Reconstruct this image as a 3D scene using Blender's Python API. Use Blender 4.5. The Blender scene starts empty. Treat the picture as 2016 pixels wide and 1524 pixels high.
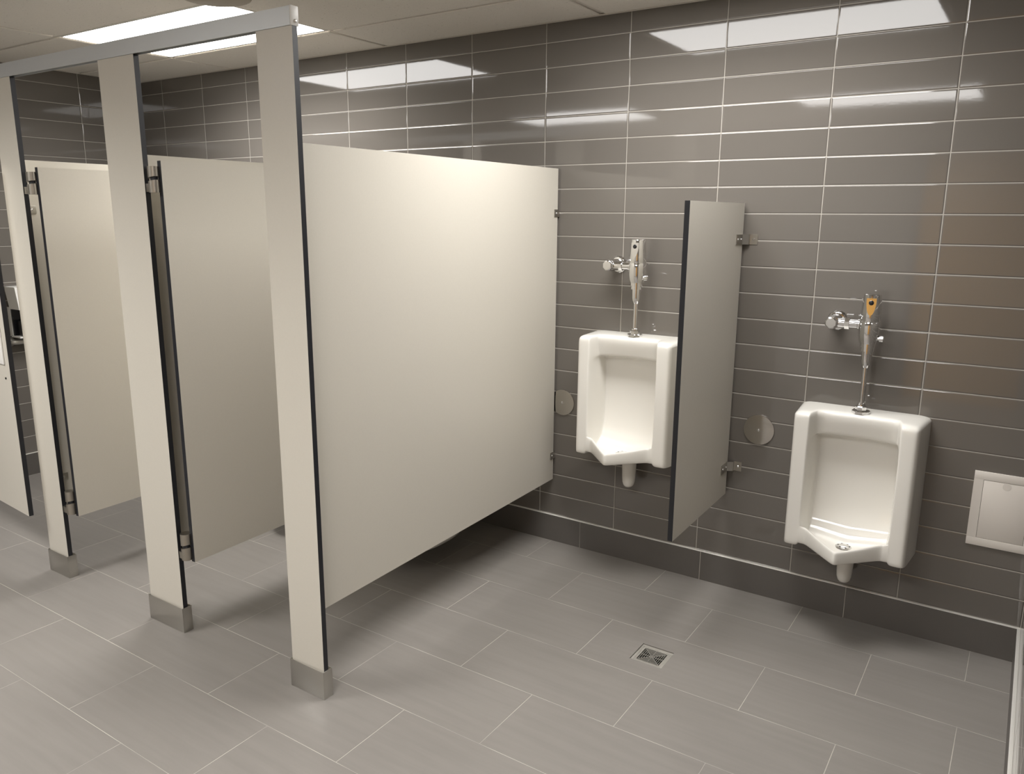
import bpy, bmesh, math, random
from mathutils import Vector, Matrix

random.seed(4)
PI = math.pi
sc = bpy.context.scene
COL = sc.collection

# ------------------------------------------------------------------ dimensions
TA, TB = 0.4096, 0.10464          # wall tile module (16 x 4 inch plus joint)
BASE = 0.1358                     # top of the tile base
CZ = 2.42                         # ceiling height
XL, XR = -3.512, 1.6384           # left and right wall
YF = -4.60                        # wall behind the photographer
YP = -1.573                       # front face of the stall fronts

# ------------------------------------------------------------------ materials
def mat(name):
    m = bpy.data.materials.new(name); m.use_nodes = True
    nt = m.node_tree
    return m, nt, nt.nodes['Principled BSDF']

def node(nt, typ, **kw):
    n = nt.nodes.new(typ)
    for k, v in kw.items():
        setattr(n, k, v)
    return n

def mth(nt, op, a, b=None, c=None, clamp=False):
    n = nt.nodes.new('ShaderNodeMath'); n.operation = op; n.use_clamp = clamp
    for i, s in enumerate((a, b, c)):
        if s is None: continue
        if isinstance(s, (int, float)): n.inputs[i].default_value = s
        else: nt.links.new(s, n.inputs[i])
    return n.outputs[0]

def mixc(nt, fac, a, b):
    n = nt.nodes.new('ShaderNodeMix'); n.data_type = 'RGBA'
    for s, k in ((fac, 0), (a, 6), (b, 7)):
        if isinstance(s, (int, float)): n.inputs[k].default_value = s
        elif isinstance(s, tuple): n.inputs[k].default_value = (*s, 1)
        else: nt.links.new(s, n.inputs[k])
    return n.outputs[2]

def ramp(nt, x, lo, hi, a=0.0, b=1.0):
    n = nt.nodes.new('ShaderNodeMapRange'); n.clamp = True
    n.interpolation_type = 'SMOOTHSTEP'
    nt.links.new(x, n.inputs[0])
    for i, v in enumerate((lo, hi, a, b)): n.inputs[i + 1].default_value = v
    return n.outputs[0]

def noise(nt, vec, scale, detail=2, rough=0.5):
    n = nt.nodes.new('ShaderNodeTexNoise')
    n.inputs['Scale'].default_value = scale; n.inputs['Detail'].default_value = detail
    n.inputs['Roughness'].default_value = rough
    if vec is not None: nt.links.new(vec, n.inputs['Vector'])
    return n.outputs[0]

def simple(name, col, rough=0.5, metal=0.0, spec=0.5, bump=0.0, bscale=200, vary=0.0, coat=0.0):
    m, nt, p = mat(name)
    p.inputs['Base Color'].default_value = (*col, 1)
    p.inputs['Roughness'].default_value = rough
    p.inputs['Metallic'].default_value = metal
    p.inputs['Specular IOR Level'].default_value = spec
    p.inputs['Coat Weight'].default_value = coat
    p.inputs['Coat Roughness'].default_value = 0.05
    tc = node(nt, 'ShaderNodeTexCoord')
    if bump:
        b = node(nt, 'ShaderNodeBump'); b.inputs['Distance'].default_value = bump
        nt.links.new(noise(nt, tc.outputs['Object'], bscale, 3), b.inputs['Height'])
        nt.links.new(b.outputs[0], p.inputs['Normal'])
    if vary:
        f = noise(nt, tc.outputs['Object'], bscale * 0.7, 3)
        lo = tuple(c * (1 - vary) for c in col); hi = tuple(min(1, c * (1 + vary)) for c in col)
        nt.links.new(mixc(nt, f, lo, hi), p.inputs['Base Color'])
    return m

def wall_tile(name, axis):
    """stack-bonded glossy tiles, pillowed edges; axis: 0 runs along x, 1 along y"""
    m, nt, p = mat(name)
    geo = node(nt, 'ShaderNodeNewGeometry'); sep = node(nt, 'ShaderNodeSeparateXYZ')
    nt.links.new(geo.outputs['Position'], sep.inputs[0])
    u = mth(nt, 'DIVIDE', sep.outputs[axis], TA)
    v = mth(nt, 'DIVIDE', mth(nt, 'SUBTRACT', sep.outputs[2], BASE), TB)
    u = mth(nt, 'ADD', u, 100.0); v = mth(nt, 'ADD', v, 100.0)
    fu, fv = mth(nt, 'FRACT', u), mth(nt, 'FRACT', v)
    iu, iv = mth(nt, 'FLOOR', u), mth(nt, 'FLOOR', v)
    du = mth(nt, 'MULTIPLY', mth(nt, 'MINIMUM', fu, mth(nt, 'SUBTRACT', 1.0, fu)), TA)
    dv = mth(nt, 'MULTIPLY', mth(nt, 'MINIMUM', fv, mth(nt, 'SUBTRACT', 1.0, fv)), TB)
    d = mth(nt, 'MINIMUM', du, dv)
    grout = ramp(nt, d, 0.0012, 0.0019, 1.0, 0.0)
    edge = ramp(nt, d, 0.0008, 0.0055, -1.0, 0.0)          # pillow edge
    comb = node(nt, 'ShaderNodeCombineXYZ')
    nt.links.new(iu, comb.inputs[0]); nt.links.new(iv, comb.inputs[1])
    wn = node(nt, 'ShaderNodeTexWhiteNoise'); nt.links.new(comb.outputs[0], wn.inputs['Vector'])
    ws = node(nt, 'ShaderNodeSeparateColor'); nt.links.new(wn.outputs['Color'], ws.inputs[0])
    cu = mth(nt, 'SUBTRACT', fu, 0.5); cv = mth(nt, 'SUBTRACT', fv, 0.5)
    tilt = mth(nt, 'ADD',
               mth(nt, 'MULTIPLY', mth(nt, 'MULTIPLY', cu, TA), mth(nt, 'MULTIPLY', mth(nt, 'SUBTRACT', ws.outputs[0], 0.5), 0.0022)),
               mth(nt, 'MULTIPLY', mth(nt, 'MULTIPLY', cv, TB), mth(nt, 'MULTIPLY', mth(nt, 'SUBTRACT', ws.outputs[1], 0.5), 0.0050)))
    wav = mth(nt, 'MULTIPLY', noise(nt, geo.outputs['Position'], 7.0, 1), 0.00007)
    fine = mth(nt, 'MULTIPLY', noise(nt, geo.outputs['Position'], 120.0, 2), 0.000018)
    h = mth(nt, 'ADD', mth(nt, 'ADD', mth(nt, 'MULTIPLY', edge, 0.0010), tilt), mth(nt, 'ADD', wav, fine))
    h = mth(nt, 'SUBTRACT', h, mth(nt, 'MULTIPLY', grout, 0.0008))
    b = node(nt, 'ShaderNodeBump'); b.inputs['Distance'].default_value = 1.0
    b.inputs['Strength'].default_value = 1.0
    nt.links.new(h, b.inputs['Height']); nt.links.new(b.outputs[0], p.inputs['Normal'])
    shade = mth(nt, 'ADD', 0.94, mth(nt, 'MULTIPLY', ws.outputs[2], 0.12))
    tcol = node(nt, 'ShaderNodeMix'); tcol.data_type = 'RGBA'; tcol.blend_type = 'MULTIPLY'
    tcol.inputs[0].default_value = 1.0; tcol.inputs[6].default_value = (*WALLC, 1)
    cc = node(nt, 'ShaderNodeCombineColor')
    for i in range(3): nt.links.new(shade, cc.inputs[i])
    nt.links.new(cc.outputs[0], tcol.inputs[7])
    nt.links.new(mixc(nt, grout, tcol.outputs[2], (0.40, 0.375, 0.335)), p.inputs['Base Color'])
    nt.links.new(mth(nt, 'ADD', 0.05, mth(nt, 'MULTIPLY', grout, 0.75)), p.inputs['Roughness'])
    p.inputs['Specular IOR Level'].default_value = 0.68
    return m

def floor_tile(name, wall_axis=None, off=0.0):
    """matt porcelain planks in running bond; wall_axis set: single row for the base"""
    m, nt, p = mat(name)
    geo = node(nt, 'ShaderNodeNewGeometry'); sep = node(nt, 'ShaderNodeSeparateXYZ')
    nt.links.new(geo.outputs['Position'], sep.inputs[0])
    FL, FW = 0.6085, 0.30593
    if wall_axis is None:
        v = mth(nt, 'ADD', mth(nt, 'DIVIDE', mth(nt, 'SUBTRACT', mth(nt, 'MULTIPLY', sep.outputs[1], -1.0), 0.2462), FW), 100.0)
        iv = mth(nt, 'FLOOR', v); fv = mth(nt, 'FRACT', v)
        par = mth(nt, 'MULTIPLY', mth(nt, 'FRACT', mth(nt, 'MULTIPLY', mth(nt, 'ADD', iv, 1.0), 0.5)), 1.0)
        # row next to the wall is phase .277, then .581, ...
        u = mth(nt, 'ADD', mth(nt, 'DIVIDE', mth(nt, 'SUBTRACT', sep.outputs[0], 0.277), FL), 100.0)
        u = mth(nt, 'ADD', u, par)
        dv = mth(nt, 'MULTIPLY', mth(nt, 'MINIMUM', fv, mth(nt, 'SUBTRACT', 1.0, fv)), FW)
    else:
        u = mth(nt, 'ADD', mth(nt, 'DIVIDE', mth(nt, 'SUBTRACT', sep.outputs[wall_axis], off), FL), 100.0)
        iv = mth(nt, 'MULTIPLY', u, 0.0); dv = None
    fu = mth(nt, 'FRACT', u); iu = mth(nt, 'FLOOR', u)
    du = mth(nt, 'MULTIPLY', mth(nt, 'MINIMUM', fu, mth(nt, 'SUBTRACT', 1.0, fu)), FL)
    d = mth(nt, 'MINIMUM', du, dv) if dv is not None else du
    grout = ramp(nt, d, 0.0007, 0.0015, 1.0, 0.0)
    # joints run thin and smudged in places
    patchy = ramp(nt, noise(nt, geo.outputs['Position'], 3.5, 3), 0.36, 0.60, 0.40, 1.0)
    comb = node(nt, 'ShaderNodeCombineXYZ')
    nt.links.new(iu, comb.inputs[0]); nt.links.new(iv, comb.inputs[1])
    wn = node(nt, 'ShaderNodeTexWhiteNoise'); nt.links.new(comb.outputs[0], wn.inputs['Vector'])
    mp = node(nt, 'ShaderNodeMapping'); nt.links.new(geo.outputs['Position'], mp.inputs[0])
    mp.inputs['Scale'].default_value = (1.0, 14.0, 1.0) if wall_axis is None else (1, 1, 1)
    add = node(nt, 'ShaderNodeVectorMath'); add.operation = 'ADD'
    nt.links.new(mp.outputs[0], add.inputs[0]); nt.links.new(wn.outputs['Color'], add.inputs[1])
    streak = noise(nt, add.outputs[0], 2.2, 5, 0.6)
    cloud = noise(nt, geo.outputs['Position'], 1.7, 4, 0.6)
    f = mth(nt, 'ADD', mth(nt, 'MULTIPLY', streak, 0.55), mth(nt, 'MULTIPLY', cloud, 0.45))
    fc = FLOORC if wall_axis is None else BASE_SHADEC
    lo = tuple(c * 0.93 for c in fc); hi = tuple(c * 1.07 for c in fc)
    tile = mixc(nt, ramp(nt, f, 0.3, 0.7), lo, hi)
    nt.links.new(mixc(nt, mth(nt, 'MULTIPLY', grout, patchy), tile, (0.47, 0.44, 0.39)), p.inputs['Base Color'])
    r = mth(nt, 'ADD', 0.34, mth(nt, 'MULTIPLY', cloud, 0.12))
    nt.links.new(mth(nt, 'ADD', r, mth(nt, 'MULTIPLY', grout, 0.3)), p.inputs['Roughness'])
    p.inputs['Specular IOR Level'].default_value = 0.45
    b = node(nt, 'ShaderNodeBump'); b.inputs['Distance'].default_value = 1.0
    h = mth(nt, 'ADD', mth(nt, 'MULTIPLY', grout, -0.0006), mth(nt, 'MULTIPLY', streak, 0.00012))
    nt.links.new(h, b.inputs['Height']); nt.links.new(b.outputs[0], p.inputs['Normal'])
    return m

LCOL = (1.0, 0.98, 0.955)
WALLC = (0.132, 0.120, 0.107)
FLOORC = (0.215, 0.200, 0.184)
BASE_SHADEC = (0.110, 0.101, 0.092)  # same tile as the floor, darkened to carry the shade low on the wall
M = {}
M['tile_x'] = wall_tile('glossy taupe tile along x', 0)
M['tile_y'] = wall_tile('glossy taupe tile along y', 1)
M['floor'] = floor_tile('grey porcelain floor tile')
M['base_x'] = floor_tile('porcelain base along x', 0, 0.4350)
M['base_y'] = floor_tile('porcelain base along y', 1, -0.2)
M['laminate'] = simple('cream laminate', (0.55, 0.52, 0.457), rough=0.40, bump=0.00012, bscale=260, vary=0.03)
M['core'] = simple('black phenolic edge', (0.010, 0.011, 0.015), rough=0.42)
M['chrome'] = simple('polished chrome', (0.80, 0.80, 0.80), rough=0.045, metal=1.0)
M['steel'] = simple('brushed stainless', (0.56, 0.545, 0.51), rough=0.30, metal=1.0, bump=0.00004, bscale=500, vary=0.05)
M['disc'] = simple('satin steel cover', (0.52, 0.50, 0.47), rough=0.14, metal=1.0)
M['nickel'] = simple('satin nickel hinge', (0.44, 0.41, 0.36), rough=0.34, metal=1.0)
M['rail'] = simple('satin anodised aluminium', (0.54, 0.555, 0.56), rough=0.40, metal=0.35)
M['trim'] = simple('bright aluminium edge trim', (0.90, 0.885, 0.84), rough=0.22, metal=0.35)
M['vitreous'] = simple('white vitreous china', (0.76, 0.742, 0.695), rough=0.07, spec=0.5, coat=0.0)
M['plastic'] = simple('ivory plastic', (0.66, 0.62, 0.57), rough=0.5)
M['black'] = simple('black plastic', (0.012, 0.012, 0.014), rough=0.12)
M['darkhole'] = simple('dark void', (0.012, 0.011, 0.010), rough=0.9)
M['grid'] = simple('ceiling grid paint', (0.60, 0.56, 0.51), rough=0.5)
M['paint'] = simple('off-white wall paint', (0.42, 0.40, 0.37), rough=0.7, bump=0.0002, bscale=60)
M['frame_paint'] = simple('grey steel door frame', (0.20, 0.22, 0.26), rough=0.4)
M['white_metal'] = simple('white enamelled metal', (0.74, 0.73, 0.70), rough=0.35)
M['fixture'] = simple('ribbed beige grille', (0.40, 0.36, 0.30), rough=0.55)
M['drain_metal'] = simple('dull drain nickel', (0.36, 0.345, 0.31), rough=0.42, metal=0.3, vary=0.1, bscale=80)

def wood():
    m, nt, p = mat('added amber maple door')
    tc = node(nt, 'ShaderNodeTexCoord'); mp = node(nt, 'ShaderNodeMapping')
    mp.inputs['Scale'].default_value = (14, 14, 1.2)
    nt.links.new(tc.outputs['Object'], mp.inputs[0])
    f = noise(nt, mp.outputs[0], 2.0, 5, 0.6)
    nt.links.new(mixc(nt, f, (0.72, 0.36, 0.07), (0.86, 0.48, 0.12)), p.inputs['Base Color'])
    p.inputs['Roughness'].default_value = 0.4
    return m
M['wood'] = wood()

def ceiling_tile():
    m, nt, p = mat('fissured mineral ceiling tile')
    geo = node(nt, 'ShaderNodeNewGeometry')
    n1 = noise(nt, geo.outputs['Position'], 55, 3, 0.6)
    mp = node(nt, 'ShaderNodeMapping'); mp.inputs['Scale'].default_value = (0.45, 1.4, 1)
    nt.links.new(geo.outputs['Position'], mp.inputs[0])
    n2 = noise(nt, mp.outputs[0], 130, 2, 0.5)
    n3 = noise(nt, geo.outputs['Position'], 260, 2)
    fis = ramp(nt, n2, 0.655, 0.70, 0.0, 1.0)
    gate = ramp(nt, n1, 0.45, 0.60, 0.0, 1.0)
    mk = mth(nt, 'MULTIPLY', fis, gate)
    mk = mth(nt, 'MAXIMUM', mk, mth(nt, 'MULTIPLY', ramp(nt, n3, 0.70, 0.76), 0.7))
    base = mixc(nt, n1, (0.72, 0.685, 0.635), (0.78, 0.745, 0.69))
    nt.links.new(mixc(nt, mk, base, (0.34, 0.31, 0.27)), p.inputs['Base Color'])
    p.inputs['Roughness'].default_value = 0.9
    b = node(nt, 'ShaderNodeBump'); b.inputs['Distance'].default_value = 0.0015
    nt.links.new(mth(nt, 'SUBTRACT', n3, mk), b.inputs['Height'])
    nt.links.new(b.outputs[0], p.inputs['Normal'])
    return m
M['ceil'] = ceiling_tile()

def glow(name, col, s):
    m, nt, p = mat(name)
    p.inputs['Base Color'].default_value = (0.85, 0.85, 0.85, 1)
    p.inputs['Emission Color'].default_value = (*col, 1)
    p.inputs['Emission Strength'].default_value = s
    return m
M['lens'] = glow('glowing acrylic lens', LCOL, 11.5)

# ------------------------------------------------------------------ mesh helpers
class MB:
    """collects shapes (each with a material) and links them as one mesh object"""
    def __init__(self): self.bm = bmesh.new(); self.mats = []
    def mi(self, m):
        if m not in self.mats: self.mats.append(m)
        return self.mats.index(m)
    def box(self, x0, x1, y0, y1, z0, z1, m, bev=0.0, edges=None, seg=2):
        tmp = bmesh.new()
        r = bmesh.ops.create_cube(tmp, size=1.0)
        for v in r['verts']:
            v.co = Vector((x0 + (v.co.x + .5) * (x1 - x0), y0 + (v.co.y + .5) * (y1 - y0), z0 + (v.co.z + .5) * (z1 - z0)))
        if bev: bmesh.ops.bevel(tmp, geom=tmp.edges[:], offset=bev, segments=seg, affect='EDGES', profile=0.5)
        self._take(tmp, m)
        return self
    def _take(self, tmp, m, smooth=False, xf=None):
        mi = self.mi(m); off = {}
        for v in tmp.verts:
            off[v] = self.bm.verts.new(xf @ v.co if xf else v.co)
        for f in tmp.faces:
            try: nf = self.bm.faces.new([off[v] for v in f.verts])
            except ValueError: continue
            nf.material_index = mi; nf.smooth = smooth or f.smooth
        tmp.free()
    def lathe(self, prof, m, seg=40, xf=None, sx=1.0, sy=1.0, caps=True):
        """prof = [(r, z)...] about z"""
        tmp = bmesh.new(); rings = []
        for r, z in prof:
            rings.append([tmp.verts.new((r * sx * math.cos(2 * PI * i / seg), r * sy * math.sin(2 * PI * i / seg), z)) for i in range(seg)])
        for a, b in zip(rings, rings[1:]):
            for i in range(seg):
                f = tmp.faces.new((a[i], a[(i + 1) % seg], b[(i + 1) % seg], b[i])); f.smooth = True
        if caps:
            tmp.faces.new(rings[0][::-1]); tmp.faces.new(rings[-1])
        bmesh.ops.recalc_face_normals(tmp, faces=tmp.faces[:])
        self._take(tmp, m, False, xf)
        return self
    def prism(self, pts, z0, z1, m, xf=None, bev=0.0):
        """polygon in xy extruded along z"""
        tmp = bmesh.new()
        vs = [tmp.verts.new((x, y, z0)) for x, y in pts]
        f = tmp.faces.new(vs)
        r = bmesh.ops.extrude_face_region(tmp, geom=[f])
        for v in r['geom']:
            if isinstance(v, bmesh.types.BMVert): v.co.z = z1
        bmesh.ops.recalc_face_normals(tmp, faces=tmp.faces[:])
        if bev: bmesh.ops.bevel(tmp, geom=tmp.edges[:], offset=bev, segments=2, affect='EDGES', profile=0.5)
        self._take(tmp, m, False, xf)
        return self
    def strip(self, path, t, z0, z1, m):
        """a bent metal strap: plan path with thickness t, extruded in z"""
        left, right = [], []
        n = len(path)
        for i, p in enumerate(path):
            p = Vector(p)
            d = Vector((0, 0))
            if i > 0: d += (p - Vector(path[i - 1])).normalized()
            if i < n - 1: d += (Vector(path[i + 1]) - p).normalized()
            d.normalize(); nrm = Vector((-d.y, d.x))
            k = 1.0
            if 0 < i < n - 1:
                k = 1 / max(0.4, nrm.dot(Vector((-(Vector(path[i + 1]) - p).normalized().y, (Vector(path[i + 1]) - p).normalized().x))))
            left.append(p + nrm * t / 2 * k); right.append(p - nrm * t / 2 * k)
        self.prism([tuple(a) for a in left + right[::-1]], z0, z1, m)
        return self
    def build(self, name, parent=None, smooth_angle=None):
        me = bpy.data.meshes.new(name)
        for m in self.mats: me.materials.append(m)
        bmesh.ops.recalc_face_normals(self.bm, faces=self.bm.faces[:])
        self.bm.to_mesh(me); self.bm.free()
        me.set_sharp_from_angle(angle=math.radians(32))
        o = bpy.data.objects.new(name, me); COL.objects.link(o)
        if parent:
            o.parent = parent
            me.transform(Matrix.Translation(-world_loc(parent)))
        return o

def world_loc(o):
    l = Vector((0, 0, 0))
    while o: l += Vector(o.location); o = o.parent
    return l

def tag(o, label, cat, group=None):
    o['label'] = label; o['category'] = cat
    if group: o['group'] = group
    return o

def thing(name, label, cat, loc, group=None):
    o = bpy.data.objects.new(name, None); COL.objects.link(o)
    o.location = loc; o.empty_display_size = 0.05
    return tag(o, label, cat, group)

def structure(o): o['kind'] = 'structure'; return o
def T(x, y, z): return Matrix.Translation((x, y, z))
RX = lambda a: Matrix.Rotation(a, 4, 'X')
RY = lambda a: Matrix.Rotation(a, 4, 'Y')
RZ = lambda a: Matrix.Rotation(a, 4, 'Z')

# ================================================================== THE ROOM
b = MB()
DX0, DX1, DY0, DY1 = 0.4535, 0.5775, -0.772, -0.648       # opening for the floor drain
for x0, x1, y0, y1 in ((XL - .1, DX0, YF - .1, .1), (DX1, XR + .1, YF - .1, .1), (DX0, DX1, YF - .1, DY0), (DX0, DX1, DY1, .1)):
    b.box(x0, x1, y0, y1, -.06, 0, M['floor'])
structure(b.build('floor'))
b = MB().box(XL - .1, XR + .1, 0, .1, 0, CZ + .1, M['tile_x']); structure(b.build('wall_back'))
b = MB().box(XL - .1, XL, YF, 0, 0, CZ + .1, M['tile_y']); structure(b.build('wall_left'))
b = MB().box(XR, XR + .1, YF, 0, 0, CZ + .1, M['tile_y']); structure(b.build('wall_right'))

# wall behind the photographer, with an unseen maple door added to give amber reflections
D0, D1, DH = 0.62, 1.53, 2.13
b = MB()
b.box(XL, D0 - .05, YF - .1, YF, 0, CZ + .1, M['paint'])
b.box(D1 + .05, XR, YF - .1, YF, 0, CZ + .1, M['paint'])
b.box(D0 - .05, D1 + .05, YF - .1, YF, DH + .05, CZ + .1, M['paint'])
structure(b.build('wall_front'))
b = MB()
b.box(D0, D1, YF - .08, YF - .035, 0.008, DH, M['wood'], bev=.002)
dr = structure(b.build('door_added_1'))
b = MB()
b.box(D0 - .05, D0 - .001, YF - .1, YF + .02, 0, DH + .05, M['frame_paint'], bev=.003)
b.box(D1 + .001, D1 + .05, YF - .1, YF + .02, 0, DH + .05, M['frame_paint'], bev=.003)
b.box(D0 - .001, D1 + .001, YF - .1, YF + .02, DH + .002, DH + .05, M['frame_paint'], bev=.003)
b.build('door_frame', dr)

# tile base with bright metal edge trim
BT = 0.010
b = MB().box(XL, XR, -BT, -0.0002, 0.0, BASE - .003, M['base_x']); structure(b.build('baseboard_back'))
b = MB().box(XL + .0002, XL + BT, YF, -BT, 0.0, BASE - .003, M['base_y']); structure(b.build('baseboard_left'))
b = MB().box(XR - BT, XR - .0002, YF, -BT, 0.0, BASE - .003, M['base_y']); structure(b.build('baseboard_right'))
b = MB().box(XL, XR, -BT - .001, -0.0001, BASE - .003, BASE, M['trim'], bev=.0007); structure(b.build('trim_1'))
b = MB().box(XR - BT - .001, XR - .0001, YF, -BT - .001, BASE - .003, BASE, M['trim'], bev=.0007); structure(b.build('trim_2'))
b = MB().box(XL + .0001, XL + BT + .001, YF, -BT - .001, BASE - .003, BASE, M['trim'], bev=.0007); structure(b.build('trim_3'))

# suspended ceiling: lay-in tiles standing a little below a painted grid
GX = [-0.127 + 1.2192 * k for k in (-2, -1, 0, 1)]
GY = [-0.400 - 0.6096 * k for k in range(7)]
xs = [XL] + GX + [XR]; ys = [0.0] + GY + [YF]
POWER = (34, 21, 50, 36); SPREAD = 150
LIGHTS = [(-2.565, -1.0096), (-0.127, -1.0096), (-2.565, -3.448), (-0.127, -3.448)]
b = MB()
b.box(XL - .1, XR + .1, YF - .1, .1, CZ + .05, CZ + .12, M['ceil'])
for i in range(len(xs) - 1):
    for j in range(len(ys) - 1):
        x0, x1, y1, y0 = xs[i], xs[i + 1], ys[j], ys[j + 1]
        if any(abs(x0 - lx) < .02 and abs(y0 - ly) < .02 for lx, ly in LIGHTS): continue
        gx0 = .002 if i == 0 else .013; gx1 = .002 if i == len(xs) - 2 else .013
        gy1 = .002 if j == 0 else .013; gy0 = .002 if j == len(ys) - 2 else .013
        b.box(x0 + gx0, x1 - gx1, y0 + gy0, y1 - gy1, CZ - .0045, CZ + .02, M['ceil'], bev=.0025, seg=1)
ce = structure(b.build('ceiling'))
b = MB()
for x in GX: b.box(x - .0095, x + .0095, YF, 0, CZ + .001, CZ + .004, M['grid'])
for y in GY: b.box(XL, XR, y - .0095, y + .0095, CZ + .0005, CZ + .0038, M['grid'])
b.build('ceiling_grid', ce)
b = MB()
b.box(XL, XR, -.020, -.0005, CZ - .006, CZ - .0035, M['grid']); b.box(XL, XR, -.003, -.0005, CZ - .0035, CZ + .02, M['grid'])
structure(b.build('trim_4'))
b = MB()
b.box(XL + .0005, XL + .020, YF, -.020, CZ - .006, CZ - .0035, M['grid']); b.box(XR - .020, XR - .0005, YF, -.020, CZ - .006, CZ - .0035, M['grid'])
structure(b.build('trim_5'))

LL = ['white glowing rectangular ceiling light above the stalls, crossed by the headrail',
      'rectangular ceiling light above the urinals, seen as the wide bright reflection in the top tiles',
      'ceiling light behind the camera on the stall side, seen only mirrored in the tiles',
      'ceiling light behind the camera on the urinal side, seen only mirrored in the tiles']
first = None
for (lx, ly), lab in zip(LIGHTS, LL):
    if first is None:
        t = thing('ceiling_light', lab, 'light', (lx + .6096, ly + .3048, CZ - .002), 'recessed ceiling lights')
        w, d, bd = .6096 - .004, .3048 - .004, .012
        X, Y = lx + .6096, ly + .3048
        fr = MB()
        for a0, a1, c0, c1 in ((-w, w, -d, -d + bd), (-w, w, d - bd, d), (-w, -w + bd, -d + bd, d - bd), (w - bd, w, -d + bd, d - bd)):
            fr.box(X + a0, X + a1, Y + c0, Y + c1, CZ - .002, CZ + .012, M['white_metal'])
        f_o = fr.build('frame', t)
        lens = MB()
        iw, idp, rr = w - bd, d - bd, .016
        pts = []
        for cx, cy, a0 in ((iw - rr, idp - rr, 0), (-iw + rr, idp - rr, 90), (-iw + rr, -idp + rr, 180), (iw - rr, -idp + rr, 270)):
            for k in range(5):
                a = math.radians(a0 + k * 22.5); pts.append((X + cx + rr * math.cos(a), Y + cy + rr * math.sin(a)))
        lens.prism(pts, CZ - .001, CZ + .006, M['lens'])
        l_o = lens.build('lens', t)
        first = (t, f_o, l_o)
    else:
        t = first[0].copy(); COL.objects.link(t); t.location = (lx + .6096, ly + .3048, CZ - .002); t['label'] = lab
        for s in first[1:]:
            c = s.copy(); COL.objects.link(c); c.parent = t

for (lx, ly), pw in zip(LIGHTS, POWER):
    la = bpy.data.lights.new('troffer_lamp', 'AREA'); la.shape = 'RECTANGLE'; la.size = 1.17; la.size_y = .56
    la.energy = pw; la.color = LCOL; la.spread = math.radians(SPREAD)
    lo = bpy.data.objects.new('troffer_lamp', la); COL.objects.link(lo); lo.location = (lx + .6096, ly + .3048, CZ - .0035)

# ribbed round unit hanging from the ceiling at the top edge of the picture
t = thing('round_ceiling_fixture', 'round beige ribbed fixture on the ceiling at the top edge of the photo', 'ceiling fixture', (-1.10, -1.205, CZ - .003))
b = MB(); n = 96; R0 = .136
tmp = bmesh.new(); rings = []
for zz, k in ((CZ - .003, 1.0), (CZ - .046, 1.0), (CZ - .062, .93), (CZ - .068, .80)):
    rings.append([tmp.verts.new(((R0 * k + (.0022 if i % 2 else -.0022)) * math.cos(2 * PI * i / n), (R0 * k + (.0022 if i % 2 else -.0022)) * math.sin(2 * PI * i / n), zz)) for i in range(n)])
for a, c in zip(rings, rings[1:]):
    for i in range(n): tmp.faces.new((a[i], a[(i + 1) % n], c[(i + 1) % n], c[i]))
tmp.faces.new(rings[-1]); tmp.faces.new(rings[0][::-1])
b._take(tmp, M['fixture'], False, T(-1.10, -1.205, 0)); b.build('ribbed_shell', t)
b = MB(); b.lathe([(.145, CZ - .009), (.145, CZ - .003)], M['fixture'], xf=T(-1.10, -1.205, 0)); b.build('ceiling_ring', t)

# ================================================================== STALLS
def panel_mesh(b, x0, x1, y0, y1, z0, z1, thin, z0b=None):
    """laminate sheet with black core edges; thin = 'x' or 'y' (thickness direction).
    z0b: bottom height at the y1 end if it differs"""
    bv = .0012
    tmp = bmesh.new()
    bmesh.ops.create_cube(tmp, size=1.0)
    for v in tmp.verts:
        zb = z0 if (z0b is None or v.co.y < 0) else z0b
        v.co = Vector((x0 + (v.co.x + .5) * (x1 - x0), y0 + (v.co.y + .5) * (y1 - y0), zb if v.co.z < 0 else z1))
    faces = {}
    ax = 0 if thin == 'x' else 1
    tmp.normal_update()
    lam, cor = b.mi(M['laminate']), b.mi(M['core'])
    vm = {v: b.bm.verts.new(v.co) for v in tmp.verts}
    for f in tmp.faces:
        nf = b.bm.faces.new([vm[v] for v in f.verts])
        nf.material_index = lam if abs(f.normal[ax]) > .5 else cor
    tmp.free()

# pilasters ---------------------------------------------------------
PT = 0.0190
PIL = [(-2.045, -1.889, 'narrow cream pilaster at the far left, beside the partly open outer door'),
       (-1.268, -1.054, 'widest cream pilaster, the middle one between the two inner stall doors'),
       (-0.438, -0.285, 'nearest tall cream pilaster, at the free end of the headrail')]
for x0, x1, lab in PIL:
    t = thing('pilaster', lab, 'pilaster', ((x0 + x1) / 2, YP + PT / 2, 0), 'pilasters of the stall fronts')
    b = MB(); panel_mesh(b, x0, x1, YP, YP + PT, .02, 2.103, 'y'); b.build('panel', t)
    b = MB(); w = .0025; g = .004
    sx0, sx1, sy0, sy1 = x0 - g, x1 + g, YP - .008, YP + PT + .014
    b.box(sx0, sx1, sy0, sy0 + w, 0, .102, M['steel'], bev=.0006)
    b.box(sx0, sx1, sy1 - w, sy1, 0, .102, M['steel'], bev=.0006)
    b.box(sx0, sx0 + w, sy0 + w, sy1 - w, 0, .102, M['steel'], bev=.0006)
    b.box(sx1 - w, sx1, sy0 + w, sy1 - w, 0, .102, M['steel'], bev=.0006)
    b.build('shoe', t)

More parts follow.
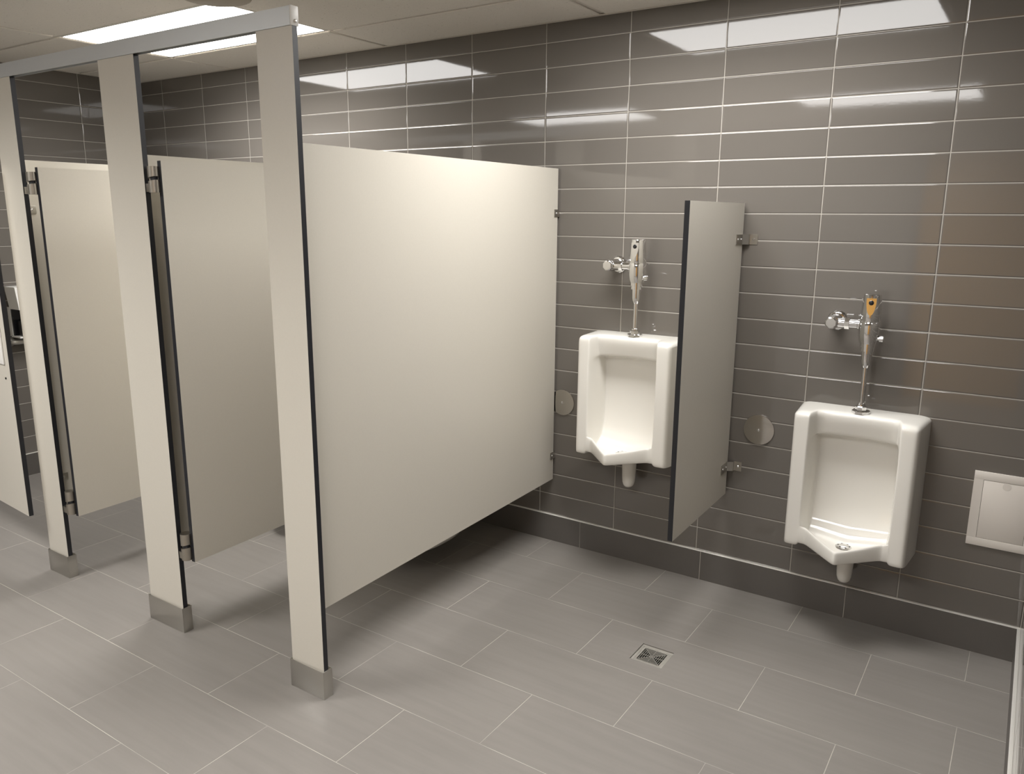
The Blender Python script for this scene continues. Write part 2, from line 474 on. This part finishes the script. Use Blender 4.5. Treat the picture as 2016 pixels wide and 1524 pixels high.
# headrail ------------------------------------------------------------
t = thing('headrail', 'long grey aluminium headrail along the tops of the stall pilasters', 'rail', (-1.9, YP + .01, 2.103))
def rail_seg(x0, x1, yo):
    b = MB()
    # hollow channel section, open below
    sec = [(YP - .002 + yo, 2.1035), (YP - .002 + yo, 2.154), (YP + .0245, 2.154), (YP + .0245, 2.1035), (YP + .0215, 2.1035), (YP + .0215, 2.151), (YP + .001 + yo, 2.151), (YP + .001 + yo, 2.1035)]
    xf = Matrix(((0, 0, 1, 0), (1, 0, 0, 0), (0, 1, 0, 0), (0, 0, 0, 1)))
    b.prism(sec, x0, x1, M['rail'], xf=xf)
    return b
r1 = rail_seg(-1.163, -.289, -.0008).build('rail_section', t)
r2 = rail_seg(XL + .002, -1.164, 0).build('rail_section', t)
b = MB(); b.box(-.2885, -.2840, YP - .003, YP + .0250, 2.1030, 2.1550, M['white_metal'], bev=.0008)
cap = b.build('end_cap', t)
b = MB(); b.lathe([(.0001, .0045), (.003, .004), (.0048, .002), (.0052, 0)], M['steel'], seg=20, xf=T(-.2840, YP + .012, 2.1150) @ RY(PI / 2))
b.build('screw', cap)

# brackets ------------------------------------------------------------
def screw(b, x, y, z, axis, r=.0045):
    xf = {'x': RY(PI / 2), '-y': RX(PI / 2), 'z': Matrix.Identity(4)}[axis]
    b.lathe([(r, 0), (r * .95, r * .35), (r * .6, r * .7), (.0002, r * .8)], M['chrome'], seg=16, xf=T(x, y, z) @ xf)

def u_bracket(parent, xc, th, zc, h, depth, y_wall=-.0002, sgn=-1):
    """clip holding the end of a sheet: two ears and a back flange"""
    b = MB(); w = .0025
    for s in (-1, 1):
        xa = xc + s * (th / 2 + w / 2 + .0003)
        b.box(xa - w / 2, xa + w / 2, min(y_wall, y_wall + sgn * depth), max(y_wall, y_wall + sgn * depth), zc - h / 2, zc + h / 2, M['steel'], bev=.0006)
    b.box(xc - th / 2 - w, xc + th / 2 + w, min(y_wall, y_wall + sgn * w), max(y_wall, y_wall + sgn * w), zc - h / 2, zc + h / 2, M['steel'])
    o = b.build('bracket', parent)
    s = MB(); screw(s, xc + th / 2 + w + .0003, y_wall + sgn * depth * .62, zc, 'x', .0045); s.build('screw', o)
    return o

# partitions between the stalls ----------------------------------------
PX = [(-1.9655, -1.9465, .300, .318, 1.795, 'leftmost cream partition, rising behind the open left inner door'),
      (-1.1705, -1.1515, .298, .318, 1.790, 'cream partition between the two inner stalls, behind the right open door'),
      (-0.3490, -0.3300, .291, .324, 1.795, 'large cream end partition facing the urinals')]
for x0, x1, zb, zbb, zt, lab in PX:
    xc = (x0 + x1) / 2
    t = thing('partition_panel', lab, 'partition', (xc, -.78, .3), 'deep partitions of the stalls')
    b = MB(); panel_mesh(b, x0, x1, YP + PT + .014, -.0125, zb, zt, 'x', z0b=zbb); b.build('panel', t)
    for z in (1.598, .446):
        u_bracket(t, xc, x1 - x0, z, .034, .044)
        u_bracket(t, xc, x1 - x0, z, .034, .036 if xc > -1 else .048, y_wall=YP + PT, sgn=1)

# doors ------------------------------------------------------------------
def hinge(parent, x, y, z0, z1, xe):
    """two satin barrels with a slanted dark cam between"""
    zm = (z0 + z1) / 2; R = .0205
    tmp = MB()
    n = 28
    def barrel(za, zb, slant_top=0, slant_bot=0):
        t2 = bmesh.new()
        lo = [t2.verts.new((R * math.cos(2 * PI * i / n), R * math.sin(2 * PI * i / n), za + slant_bot * math.cos(2 * PI * i / n))) for i in range(n)]
        hi = [t2.verts.new((R * math.cos(2 * PI * i / n), R * math.sin(2 * PI * i / n), zb + slant_top * math.cos(2 * PI * i / n))) for i in range(n)]
        for i in range(n):
            f = t2.faces.new((lo[i], lo[(i + 1) % n], hi[(i + 1) % n], hi[i])); f.smooth = True
        t2.faces.new(hi); t2.faces.new(lo[::-1])
        tmp._take(t2, M['nickel'], False, T(x, y, 0))
    barrel(zm + .007, z1, slant_bot=.004)
    barrel(z0, zm - .005, slant_top=.004)
    o = tmp.build('hinge', parent)
    c = MB(); c.lathe([(.013, zm - .010), (.013, zm + .012)], M['core'], seg=20, xf=T(x, y, 0)); c.build('hinge_cam', o)
    k = MB(); k.box(xe + .0015, x + .008, YP + .0015, YP + .0175, z0 + .002, z0 + .03, M['nickel'], bev=.001)
    k.box(x - .008, x + .014, y - .004, y + .019, z1 - .03, z1 - .002, M['nickel'], bev=.001)
    k.build('hinge_leaf', o)

DOORS = [(-1.8265, -1.8075, -1.843, 'cream inner stall door swung inward, left of the middle pilaster'),
         (-1.0080, -0.9890, -1.0225, 'cream inner stall door swung inward, between the middle and nearest pilasters')]
for x0, x1, hx, lab in DOORS:
    t = thing('stall_door', lab, 'door', ((x0 + x1) / 2, -1.55, .3), 'inner stall doors')
    b = MB(); panel_mesh(b, x0, x1, -1.549, -.955, .300, 1.762, 'x')
    o = b.build('door_panel', t)
    # hung a touch past square
    piv = Vector((x1, -1.549, 0))
    loc = world_loc(t)
    rot = Matrix.Translation(piv - loc) @ RZ(math.radians(1.6)) @ Matrix.Translation(loc - piv)
    o.data.transform(rot)
    hinge(t, hx, -1.556, 1.657, 1.744, PIL[0][1] if hx < -1.5 else PIL[1][1])
    hinge(t, hx, -1.556, .308, .412, PIL[0][1] if hx < -1.5 else PIL[1][1])
    b = MB(); b.box(x1 + .001, x1 + .014, -1.00, -.975, 1.00, 1.07, M['nickel'], bev=.002)
    o = b.build('latch', t); o.data.transform(rot)

# outward-opening outer door, just ajar
t = thing('stall_door', 'cream outer stall door ajar at the left edge of the photo, with a pale pull plate', 'door', (-2.90, -1.571, .3))
ang = math.radians(-4.4)
L = .869
def outer(ob):
    ob.data.transform(RZ(ang)); return ob
b = MB(); panel_mesh(b, 0, L, -.0095, .0095, .281, 1.762, 'y')
o = b.build('door_panel', None); o.parent = t; o.data.transform(T(0, 0, -.3)); outer(o)
b = MB(); b.box(L - .125, L - .040, -.0170, -.0096, .955 - .3, 1.115 - .3, M['white_metal'], bev=.003)
o = b.build('pull_plate', None); o.parent = t; outer(o)
b = MB(); b.lathe([(.005, 0), (.0045, .003), (.0002, .004)], M['black'], seg=16, xf=T(L - .050, -.0096, .895 - .3) @ RX(PI / 2))
o = b.build('bumper', None); o.parent = t; outer(o)
for z0, z1 in ((1.357, 1.444), (.008, .112)):
    b = MB(); b.lathe([(.0205, z0), (.0205, z1)], M['nickel'], seg=24, xf=T(-.0245, -.004, 0)); o = b.build('hinge', None); o.parent = t
    b = MB(); b.box(-.0700, -.0250, -.0052, -.0021, z0 + .004, z1 - .004, M['nickel'], bev=.0008); k = b.build('hinge_leaf', None); k.parent = o
t = thing('pilaster', 'cream pilaster beyond the left picture edge carrying the outer door', 'pilaster', (-3.22, YP + PT / 2, 0))
b = MB(); panel_mesh(b, XL + .004, -2.945, YP, YP + PT, .02, 2.103, 'y'); b.build('panel', t)
b = MB(); b.box(XL + .002, -2.941, YP - .008, YP - .0055, 0, .102, M['steel']); b.box(XL + .002, -2.941, YP + PT + .0115, YP + PT + .014, 0, .102, M['steel'])
b.box(-2.9435, -2.941, YP - .0055, YP + PT + .0115, 0, .102, M['steel'])
b.build('shoe', t)

# urinal screen ------------------------------------------------------------
t = thing('urinal_screen', 'narrow cream privacy screen with black front edge between the two urinals', 'partition', (.5205, -.3, .42))
b = MB(); panel_mesh(b, .5110, .5300, -.606, -.0150, .417, 1.641, 'x', z0b=.427); b.build('panel', t)
for zc in (1.500, .552):
    h = .040
    b = MB(); b.strip([(.5315, -.098), (.5315, -.026), (.5530, -.0125), (.5545, -.0010), (.5860, -.0010)], .0026, zc - h / 2, zc + h / 2, M['steel'])
    o = b.build('bracket', t)
    s = MB(); screw(s, .5330, -.080, zc, 'x', .0045); s.build('screw', o)
    s = MB(); screw(s, .5330, -.040, zc, 'x', .0045); s.build('screw', o)
    s = MB(); screw(s, .5715, -.0030, zc, '-y', .0055); s.build('screw', o)
    b = MB(); b.box(.5072, .5097, -.070, -.002, zc - h / 2, zc + h / 2, M['steel']); b.box(.4800, .5072, -.0045, -.0020, zc - h / 2, zc + h / 2, M['steel'])
    b.build('bracket', t)

# ================================================================== URINALS
def urinal_body(parent):
    """loft across x of front-to-back profiles; local: x centre, d = distance from wall, z absolute for the lower one"""
    H = .157
    def prof(s):
        t = min(1.0, s / H)
        q = math.sqrt(t * t + .0022) - .0469
        k = 1 - q / .80
        soft = .5 * (k + math.sqrt(k * k + .004))
        dl = .197 + .134 * min(1, soft)
        zl = .402 + .020 * t ** 2
        lift = .007 * (1 - t * t)
        P = [(0, .874), (.06, .8742), (.108, .8738), (.122, .8715), (.1295, .8640), (.1305, .8520), (.1290, .835),
             (.1190, .790 + lift), (.1160, .779 + lift), (.109, .774 + lift), (.084, .772 + lift), (.062, .764), (.052, .728),
             (.052, .620), (.054, .500), (.068, .425), (.100, .374 + .01 * t), (.150, .352 + .02 * t),
             (.150 + (dl - .150) * .60, .356 + .03 * t), (dl - .021, zl - .020), (dl - .0165, zl - .004), (dl - .011, zl), (dl - .003, zl - .001), (dl + .001, zl - .007),
             (dl + .003, zl - .030), (dl + .001, .357), (dl - .003, .3515), (dl - .012, .349), (dl * .72, .346), (dl * .50, .342),
             (dl * .25, .340), (0, .339)]
        v = min(1.0, max(0.0, (s - .106) / .051)); fac = 1 - math.sqrt(1 - v * v)
        for i in range(2, 7):
            P[i] = (P[i][0] + (.186 - .128) * fac * (1.0 if i < 6 else .8), P[i][1])
        for i in range(7, 10):
            P[i] = (P[i][0] + (.186 - .118) * fac * .5, P[i][1])
        return P
    def cheek(dz, inset):
        f = lambda d: d - inset
        return [(0, .874 - dz), (.06, .8742 - dz), (.150, .8738 - dz), (.178, .8725 - dz), (f(.1925), .8635 - dz), (f(.1955), .8520 - dz * .8), (f(.1960), .8300 - dz * .2),
             (f(.1960), .800), (f(.1960), .785), (f(.1961), .770), (f(.1962), .750), (f(.1963), .730), (f(.1965), .700),
             (f(.1970), .640), (f(.1975), .560), (f(.1980), .500), (f(.1980), .465), (f(.1985), .445),
             (f(.1985), .432), (f(.1985), .424), (f(.1985), .418), (f(.1985), .412), (f(.1985), .404), (f(.1985), .396),
             (f(.1985), .375), (f(.1980), .350), (f(.1945), .3400), (f(.185), .3370), (.145, .3355), (.095, .3355),
             (.045, .3365), (0, .339)]
    N = 32
    cols = [(s, prof(s)) for s in (0, .006, .014, .026, .045, .070, .095, .115, .128, .136, .1405)]
    # the cavity side wall and the crisp inner edge of the cheek
    c0, base = cheek(0, 0), prof(.1405)
    lipP = prof(H)
    def blend(k, inset):
        out = []
        ck = cheek(0, inset)
        for i in range(N):
            tgt = ck[i] if not 19 <= i <= 27 else (max(ck[i][0], lipP[i][0]), lipP[i][1])
            out.append((base[i][0] * (1 - k) + tgt[0] * k, base[i][1] * (1 - k) + tgt[1] * k))
        return out
    cols += [(.1440, blend(.22, 0)), (.1530, blend(.80, 0)), (.1565, blend(.965, 0)), (.1595, blend(1.0, 0)), (.1640, cheek(0, 0)),
             (.1850, cheek(.0005, 0)), (.2000, cheek(.0025, .0003)), (.2080, cheek(.0060, .0030)), (.2125, cheek(.0110, .0090)), (.2150, cheek(.0165, .0200))]
    for n_, k in ((1, .93), (2, .62), (3, .30), (4, .05), (5, 0)):
        cols.append((.2150 + n_ * 1e-5, [(d * k, z) for d, z in cheek(.0180, .0200)]))
    full = [(-x, p) for x, p in cols[::-1]] + [(x, p) for x, p in cols[1:]]
    bm = bmesh.new(); grid = []
    for x, p in full:
        grid.append([bm.verts.new((x + math.copysign(.016 * (abs(x) / .215) ** 4 * (1 - min(d, .19) / .19), x), -d, z - .2)) for d, z in p])
    for a, c2 in zip(grid, grid[1:]):
        for i in range(len(a) - 1):
            f = bm.faces.new((a[i], a[i + 1], c2[i + 1], c2[i])); f.smooth = True
    bmesh.ops.recalc_face_normals(bm, faces=bm.faces[:])
    me = bpy.data.meshes.new('body'); me.materials.append(M['vitreous']); bm.to_mesh(me); bm.free()
    cen = [p for p in me.polygons if p.center.y < -.18]
    if sum(p.normal.y for p in cen) > 0: me.flip_normals()
    o = bpy.data.objects.new('body', me); COL.objects.link(o); o.parent = parent
    md = o.modifiers.new('smooth', 'SUBSURF'); md.levels = 2; md.render_levels = 2
    md.boundary_smooth = 'PRESERVE_CORNERS'
    return o

t = thing('urinal', 'white wall-hung urinal at the right, the lower one beside the access panel', 'urinal', (1.0415, 0, .2), 'urinals')
ub = urinal_body(t)
b = MB(); b.lathe([(.040, .142), (.034, .110), (.0315, .060), (.0305, .030), (.0290, .010), (.0250, -.004), (.0195, -.0120), (.0140, -.0145), (.0005, -.0150)], M['vitreous'], xf=T(1.0415, -.075, .2), sx=.95, sy=1.1)
us = b.build('outlet_spout', t)
b = MB(); b.lathe([(.034, 0), (.034, .004), (.029, .0075), (.016, .0105), (.0005, .0115)], M['chrome'], xf=T(1.0415, -.150, .3535))
for k in range(6):
    a = k * PI / 3
    b.lathe([(.0035, .0095), (.0035, .0102)], M['black'], seg=12, xf=T(1.0415 + .02 * math.cos(a), -.150 + .02 * math.sin(a), .3535))
ud = b.build('drain_strainer', t)
t2 = t.copy(); COL.objects.link(t2); t2.location = (.1035, 0, .406)
t2['label'] = 'white wall-hung urinal mounted higher, between the end partition and the screen'
for s in (ub, us, ud):
    c = s.copy(); COL.objects.link(c); c.parent = t2

# ================================================================== FLUSH VALVES
def flush_valve(x, dz, label, zpipe, rot=0.0):
    """dz raises the valve; zpipe: top of the urinal where the pipe ends"""
    Y = -.090
    t = thing('flush_valve', label, 'flush valve', (x, Y, zpipe), 'chrome flush valves')
    Z = lambda z: z + dz
    b = MB()
    b.lathe([(.0005, Z(1.318)), (.0275, Z(1.318)), (.0292, Z(1.3165)), (.0300, Z(1.312)), (.0325, Z(1.283)), (.0350, Z(1.250)), (.0365, Z(1.2215)),
             (.0360, Z(1.2205)), (.0360, Z(1.2195)), (.0366, Z(1.2185)), (.0372, Z(1.195)), (.0366, Z(1.170)), (.0340, Z(1.150)), (.0298, Z(1.137)), (.0005, Z(1.137))],
            M['chrome'], seg=64, xf=T(x, Y, 0))
    body = b.build('valve_body', t)
    # pointed flat window on the front
    b = MB()
    w = .0165; top = 1.305; bot = 1.243
    pts = [(-w, top)]
    pts += [(-w, top - .012)]
    for k in range(1, 9):
        a = k / 8; pts.append((-w * math.cos(a * PI / 2) ** .9 if k < 8 else 0, top - .012 - (top - .012 - bot) * math.sin(a * PI / 2) ** 1.25))
    right = [(-px, pz) for px, pz in pts[:-1]][::-1]
    poly = pts + right
    tilt = math.radians(4.2)
    xf = T(x, Y, Z(1.275)) @ RZ(rot) @ T(0, -.0325, 0) @ RX(PI / 2 - tilt)
    b.prism([(px, pz - 1.275) for px, pz in poly], -.006, .0022, M['chrome'], xf=xf)
    win = b.build('sensor_window', t)
    b = MB(); b.lathe([(.0088, .0018), (.0085, .0032), (.006, .0048), (.0005, .0054)], M['black'], seg=28, xf=xf @ T(0, .0135, 0)); b.build('sensor_lens', win)
    b = MB(); b.lathe([(.0275, Z(1.1375)), (.0275, Z(1.124)), (.0255, Z(1.1235)), (.0255, Z(1.109)), (.0195, Z(1.1085)), (.0185, Z(1.072)), (.0172, Z(1.062)), (.0095, Z(1.046))],
                      M['chrome'], seg=40, xf=T(x, Y, 0)); b.build('coupling', t)
    b = MB(); b.lathe([(.0095, zpipe + .02), (.0095, Z(1.060))], M['chrome'], seg=28, xf=T(x, Y, 0)); b.build('flush_pipe', t)
    b = MB()
    b.lathe([(.0330, zpipe - .0005), (.0330, zpipe + .008), (.0290, zpipe + .0115)], M['chrome'], seg=8, xf=T(x, Y, 0) @ RZ(.3))
    b.lathe([(.0215, zpipe + .011), (.0215, zpipe + .024), (.0185, zpipe + .027)], M['chrome'], seg=8, xf=T(x, Y, 0) @ RZ(.3))
    b.lathe([(.0150, zpipe + .0265), (.0145, zpipe + .033), (.0115, zpipe + .035)], M['chrome'], seg=28, xf=T(x, Y, 0))
    b.build('spud_nut', t)
    # control stop: elbow from the wall and arm to the valve
    zs = Z(1.2045); xs_ = x - .130
    b = MB()
    b.lathe([(.0250, 0), (.0250, .095), (.0235, .100)], M['chrome'], seg=40, xf=T(xs_, -.0005, zs) @ RX(PI / 2))
    st = b.build('control_stop', t)
    b = MB(); b.lathe([(.0245, 0), (.0245, .010), (.0225, .016), (.0185, .0185), (.0005, .0190)], M['chrome'], seg=8, xf=T(xs_, -.0985, zs) @ RX(PI / 2) @ RZ(PI / 8)); b.build('stop_cap', st)
    b = MB(); b.lathe([(.0370, 0), (.0370, .004), (.0320, .010), (.0255, .012)], M['chrome'], seg=40, xf=T(xs_, -.0005, zs) @ RX(PI / 2)); b.build('escutcheon', st)
    b = MB()
    ax = T(xs_, Y + .005, zs) @ RY(PI / 2)
    b.lathe([(.0175, .015), (.0175, .044)], M['chrome'], seg=32, xf=ax)
    b.lathe([(.0218, .044), (.0218, .060)], M['chrome'], seg=8, xf=ax @ RZ(PI / 8))
    b.lathe([(.0165, .060), (.0165, .088), (.0190, .090), (.0190, .101)], M['chrome'], seg=32, xf=ax)
    b.build('supply_arm', t)
    b = MB()
    ax = T(x + .024, Y - .008, Z(1.158)) @ RY(PI / 2)
    b.lathe([(.0060, 0), (.0060, .014), (.0115, .015), (.0115, .027), (.0085, .030), (.0005, .0305)], M['chrome'], seg=24, xf=ax)
    b.build('override_button', t)
    return t
flush_valve(1.0430, 0.0, 'chrome sensor flush valve above the right urinal, amber tint in its window', .8745, rot=math.radians(5.0))
flush_valve(.1120, .1745, 'chrome sensor flush valve above the left urinal, beside the screen', 1.0805)

# ================================================================== WALL FITTINGS
def cover(x, z, r, label):
    t = thing('cleanout_cover', label, 'cover plate', (x, 0, z), 'round steel cleanout covers')
    b = MB(); b.lathe([(r * .995, 0), (r, .0035), (r * .985, .0050), (r * .7, .0066), (r * .35, .0074), (.0005, .0076)], M['disc'], seg=72, xf=T(x, -.0006, z) @ RX(PI / 2)); b.build('disc', t)
    b = MB(); b.lathe([(.0060, .0070), (.0058, .0082), (.0040, .0096), (.0002, .0100)], M['chrome'], seg=20, xf=T(x, -.0006, z) @ RX(PI / 2)); b.build('screw', t)
cover(.6475, .726, .0635, 'round steel cleanout cover right of the screen, next to the right urinal')
cover(-.2890, .714, .0630, 'round steel cleanout cover half hidden by the end partition')

t = thing('access_panel', 'square ivory access panel low on the wall right of the urinals', 'access panel', (1.53, 0, .418))
b = MB(); X0, X1, Z0, Z1 = 1.431, 1.6365, .418, .699; bw = .030
def frame_round():
    r = .007
    b.box(X0, X1, -.0075, -.0005, Z0, Z0 + bw, M['plastic'], bev=.0010)
    b.box(X0, X1, -.0075, -.0005, Z1 - bw, Z1, M['plastic'], bev=.0010)
    b.box(X0, X0 + bw, -.0074, -.0006, Z0 + bw * .5, Z1 - bw * .5, M['plastic'])
    b.box(X1 - bw, X1, -.0074, -.0006, Z0 + bw * .5, Z1 - bw * .5, M['plastic'])
frame_round(); b.build('frame', t)
b = MB(); b.box(X0 + bw + .0010, X1 - bw - .0010, -.0070, -.0006, Z0 + bw + .0010, Z1 - bw - .0010, M['plastic'], bev=.0012)
hp = b.build('hatch', t)
b = MB(); b.lathe([(.0135, 0), (.0135, .0006)], M['plastic'], seg=32, xf=T((X0 + X1) / 2, -.0070, Z1 - bw - .0135) @ RX(PI / 2)); b.build('finger_tab', hp)

# floor drain --------------------------------------------------------------
t = thing('floor_drain', 'small square metal floor drain with a slotted grate, in front of the urinal screen', 'drain', (.5155, -.710, -.004))
cx, cy = .5155, -.710
b = MB()
o_, i_ = .0615, .0515
for a0, a1, c0, c1 in ((-o_, o_, -o_, -i_), (-o_, o_, i_, o_), (-o_, -i_, -i_, i_), (i_, o_, -i_, i_)):
    b.box(cx + a0, cx + a1, cy + c0, cy + c1, -.030, -.0035, M['drain_metal'], bev=.0008)
b.build('frame', t)
b = MB()
zt, zb_ = -.0045, -.0075
def bar(ax, ay, bx, by, w=.0018):
    d = Vector((bx - ax, by - ay)); L_ = d.length; a = math.atan2(d.y, d.x)
    tmp = bmesh.new(); bmesh.ops.create_cube(tmp, size=1.0)
    for v in tmp.verts: v.co = Vector((v.co.x * L_, v.co.y * w, zb_ + (v.co.z + .5) * (zt - zb_)))
    b._take(tmp, M['drain_metal'], False, T(cx + (ax + bx) / 2, cy + (ay + by) / 2, 0) @ RZ(a))
g = .0513
for a0, a1, c0, c1 in ((-g, g, -g, -.044), (-g, g, .044, g), (-g, -.044, -.044, .044), (.044, g, -.044, .044)):
    b.box(cx + a0, cx + a1, cy + c0, cy + c1, zb_, zt, M['drain_metal'])
bar(-.046, -.046, .046, .046); bar(-.046, .046, .046, -.046); bar(-.046, 0, .046, 0); bar(0, -.046, 0, .046)
for k in (.009, .0165, .024, .0315, .0385):
    bar(-k, -k, k, -k, .0015); bar(-k, k, k, k, .0015); bar(-k, -k, -k, k, .0015); bar(k, -k, k, k, .0015)
b.build('grate', t)
b = MB(); b.box(cx - .0619, cx + .0619, cy - .0619, cy + .0619, -.060, -.055, M['darkhole'])
for s in (-1, 1):
    b.box(cx + s * .0617 - .0003, cx + s * .0617 + .0003, cy - .0615, cy + .0615, -.055, -.031, M['darkhole'])
    b.box(cx - .0615, cx + .0615, cy + s * .0617 - .0003, cy + s * .0617 + .0003, -.055, -.031, M['darkhole'])
b.build('sump', t)

# ================================================================== TOILETS
def toilet(xc, label):
    t = thing('toilet', label, 'toilet', (xc, -.35, .075), 'wall-hung toilets')
    bm = bmesh.new(); n = 40; rings = []
    # (z, centre y, half length, half width, squareness)
    for z, yc, hy, hx in ((.078, -.51, .02, .01), (.079, -.512, .180, .092), (.085, -.510, .208, .122), (.097, -.508, .224, .142), (.120, -.504, .232, .156), (.190, -.494, .240, .168), (.280, -.480, .243, .177),
                          (.350, -.455, .246, .184), (.385, -.455, .250, .187), (.392, -.455, .247, .184), (.392, -.455, .20, .14), (.36, -.455, .185, .125), (.25, -.45, .10, .07)):
        ring = []
        for i in range(n):
            a = 2 * PI * i / n; c, s = math.cos(a), math.sin(a)
            e = .82 if s > 0 else .86
            ring.append(bm.verts.new((hx * math.copysign(abs(c) ** e, c), yc + hy * math.copysign(abs(s) ** e, s), z - .075)))
        rings.append(ring)
    for a, c in zip(rings, rings[1:]):
        for i in range(n):
            f = bm.faces.new((a[i], a[(i + 1) % n], c[(i + 1) % n], c[i])); f.smooth = True
    bm.faces.new(rings[0]); bm.faces.new(rings[-1])
    # neck to the wall
    nk = []
    for y, hx, z0, z1 in ((-.0005, .130, .11, .375), (-.03, .130, .10, .378), (-.16, .105, .105, .382), (-.30, .100, .10, .380)):
        pts = []
        for i in range(20):
            a = 2 * PI * i / 20; c, s = math.cos(a), math.sin(a)
            pts.append(bm.verts.new((hx * math.copysign(abs(c) ** .5, c), y, (z0 + z1) / 2 + (z1 - z0) / 2 * math.copysign(abs(s) ** .5, s) - .075)))
        nk.append(pts)
    for a, c in zip(nk, nk[1:]):
        for i in range(20):
            f = bm.faces.new((a[i], a[(i + 1) % 20], c[(i + 1) % 20], c[i])); f.smooth = True
    bm.faces.new(nk[0]); bm.faces.new(nk[-1])
    for v in bm.verts: v.co.y += .35
    bmesh.ops.recalc_face_normals(bm, faces=bm.faces[:])
    me = bpy.data.meshes.new('bowl'); me.materials.append(M['vitreous']); bm.to_mesh(me); bm.free()
    o = bpy.data.objects.new('bowl', me); COL.objects.link(o); o.parent = t
    # seat ring
    bm = bmesh.new(); rings = []
    for z, k0 in ((.394, 1.0), (.404, 1.0), (.410, .96), (.410, .74), (.404, .70), (.394, .70)):
        rings.append([bm.verts.new((.187 * k0 * math.cos(2 * PI * i / n), -.455 + .35 + (.245 * k0) * math.sin(2 * PI * i / n), z - .075)) for i in range(n)])
    rings.append(rings[0])
    for a, c in zip(rings, rings[1:]):
        for i in range(n):
            f = bm.faces.new((a[i], a[(i + 1) % n], c[(i + 1) % n], c[i])); f.smooth = True
    bmesh.ops.recalc_face_normals(bm, faces=bm.faces[:])
    me2 = bpy.data.meshes.new('seat'); me2.materials.append(M['white_metal']); bm.to_mesh(me2); bm.free()
    s = bpy.data.objects.new('seat', me2); COL.objects.link(s); s.parent = t
    return t, o, s
t, o, s = toilet(-.755, 'white wall-hung toilet just showing under the large end partition')
t2 = t.copy(); COL.objects.link(t2); t2.location.x = -1.500; t2['label'] = 'white wall-hung toilet just showing beside the nearest pilaster, under the middle partition'
for q in (o, s):
    c = q.copy(); COL.objects.link(c); c.parent = t2

# ================================================================== OUTER STALL FITTINGS (left wall)
t = thing('paper_dispenser', 'white paper dispenser with dark bay on the far left tiled wall', 'dispenser', (XL, -.85, .865))
b = MB(); W0, W1 = -.975, -.700; x0 = XL + .0006
b.box(x0, x0 + .012, W0, W1, .868, 1.040, M['white_metal'])
b.box(x0 + .012, x0 + .030, W0, W0 + .010, .868, 1.035, M['white_metal']); b.box(x0 + .012, x0 + .110, W1 - .010, W1, .868, 1.035, M['white_metal'])
b.box(x0 + .012, x0 + .115, W0, W1, .862, .872, M['white_metal'])
b.build('housing', t)
b = MB()
xf = Matrix(((1, 0, 0, 0), (0, 0, 1, 0), (0, 1, 0, 0), (0, 0, 0, 1)))
b.prism([(x0, 1.160), (x0, 1.135), (x0 + .030, 1.031), (x0 + .145, 1.031), (x0 + .120, 1.155), (x0 + .112, 1.160)], W0, W1, M['white_metal'], xf=xf)
b.build('hood', t)
b = MB(); b.box(x0 + .031, x0 + .048, W0 + .004, W1 - .011, .873, 1.029, M['black']); b.build('inner_bay', t)
for i, yy in enumerate((-.905, -.775)):
    b = MB(); b.lathe([(.0445, -.052), (.0445, .052)], M['black'], seg=28, xf=T(x0 + .0930, yy, .918) @ RX(PI / 2)); b.build('paper_roll', t)

t = thing('grab_bar', 'pale steel grab bar low on the far left tiled wall, under the dispenser', 'grab bar', (XL, -.6, .833))
b = MB(); pts = [(XL + .001, -.985), (XL + .034, -.985), (XL + .048, -.971), (XL + .048, -.14), (XL + .034, -.126), (XL + .001, -.126)]
cu = bpy.data.curves.new('tube', 'CURVE'); cu.dimensions = '3D'; cu.bevel_depth = .0155; cu.bevel_resolution = 6
sp = cu.splines.new('POLY'); sp.points.add(len(pts) - 1)
for i, (px, py) in enumerate(pts): sp.points[i].co = (px - XL, py + .6, 0, 1)
tmpo = bpy.data.objects.new('tmp', cu); COL.objects.link(tmpo)
dg = bpy.context.evaluated_depsgraph_get(); me = bpy.data.meshes.new_from_object(tmpo.evaluated_get(dg))
bpy.data.objects.remove(tmpo)
for p in me.polygons: p.use_smooth = True
me.materials.clear(); me.materials.append(M['steel'])
o = bpy.data.objects.new('bar', me); COL.objects.link(o); o.parent = t
for yy in (-.985, -.126):
    b = MB(); b.lathe([(.028, -.0008), (.028, .006), (.024, .012), (.0160, .013)], M['steel'], seg=32, xf=T(XL, yy, .833) @ RY(PI / 2)); b.build('flange', t)

# ================================================================== CAMERA
R = ((0.8336913887935985, 0.1233686798216101, -0.5382739424218619),
     (0.5521960052575328, -0.17532057475457824, 0.8150719402882398),
     (0.006183852272149494, -0.9767511786052697, -0.21428694562263662))
C = (1.5285599925316924, -3.195419223537295, 1.5917944152809098)
cam = bpy.data.cameras.new('camera'); co = bpy.data.objects.new('camera', cam); COL.objects.link(co)
m4 = Matrix.Identity(4)
for i in range(3):
    m4[i][0] = R[i][0]; m4[i][1] = -R[i][1]; m4[i][2] = -R[i][2]; m4[i][3] = C[i]
co.matrix_world = m4
cam.sensor_width = 36; cam.sensor_fit = 'HORIZONTAL'; cam.lens = 1549.14 / 2016 * 36
cam.clip_start = .02; cam.clip_end = 50
sc.camera = co

w = bpy.data.worlds.new('world'); sc.world = w; w.use_nodes = True
w.node_tree.nodes['Background'].inputs[0].default_value = (0, 0, 0, 1)
w.node_tree.nodes['Background'].inputs[1].default_value = 0

sc.view_settings.view_transform = 'Standard'; sc.view_settings.look = 'None'
sc.view_settings.gamma = 1.0; sc.view_settings.use_curve_mapping = False
sc.view_settings.exposure = -0.20
try:
    sc.cycles.max_bounces = 12; sc.cycles.diffuse_bounces = 6; sc.cycles.glossy_bounces = 6
    sc.cycles.sample_clamp_indirect = 8.0
except Exception: pass
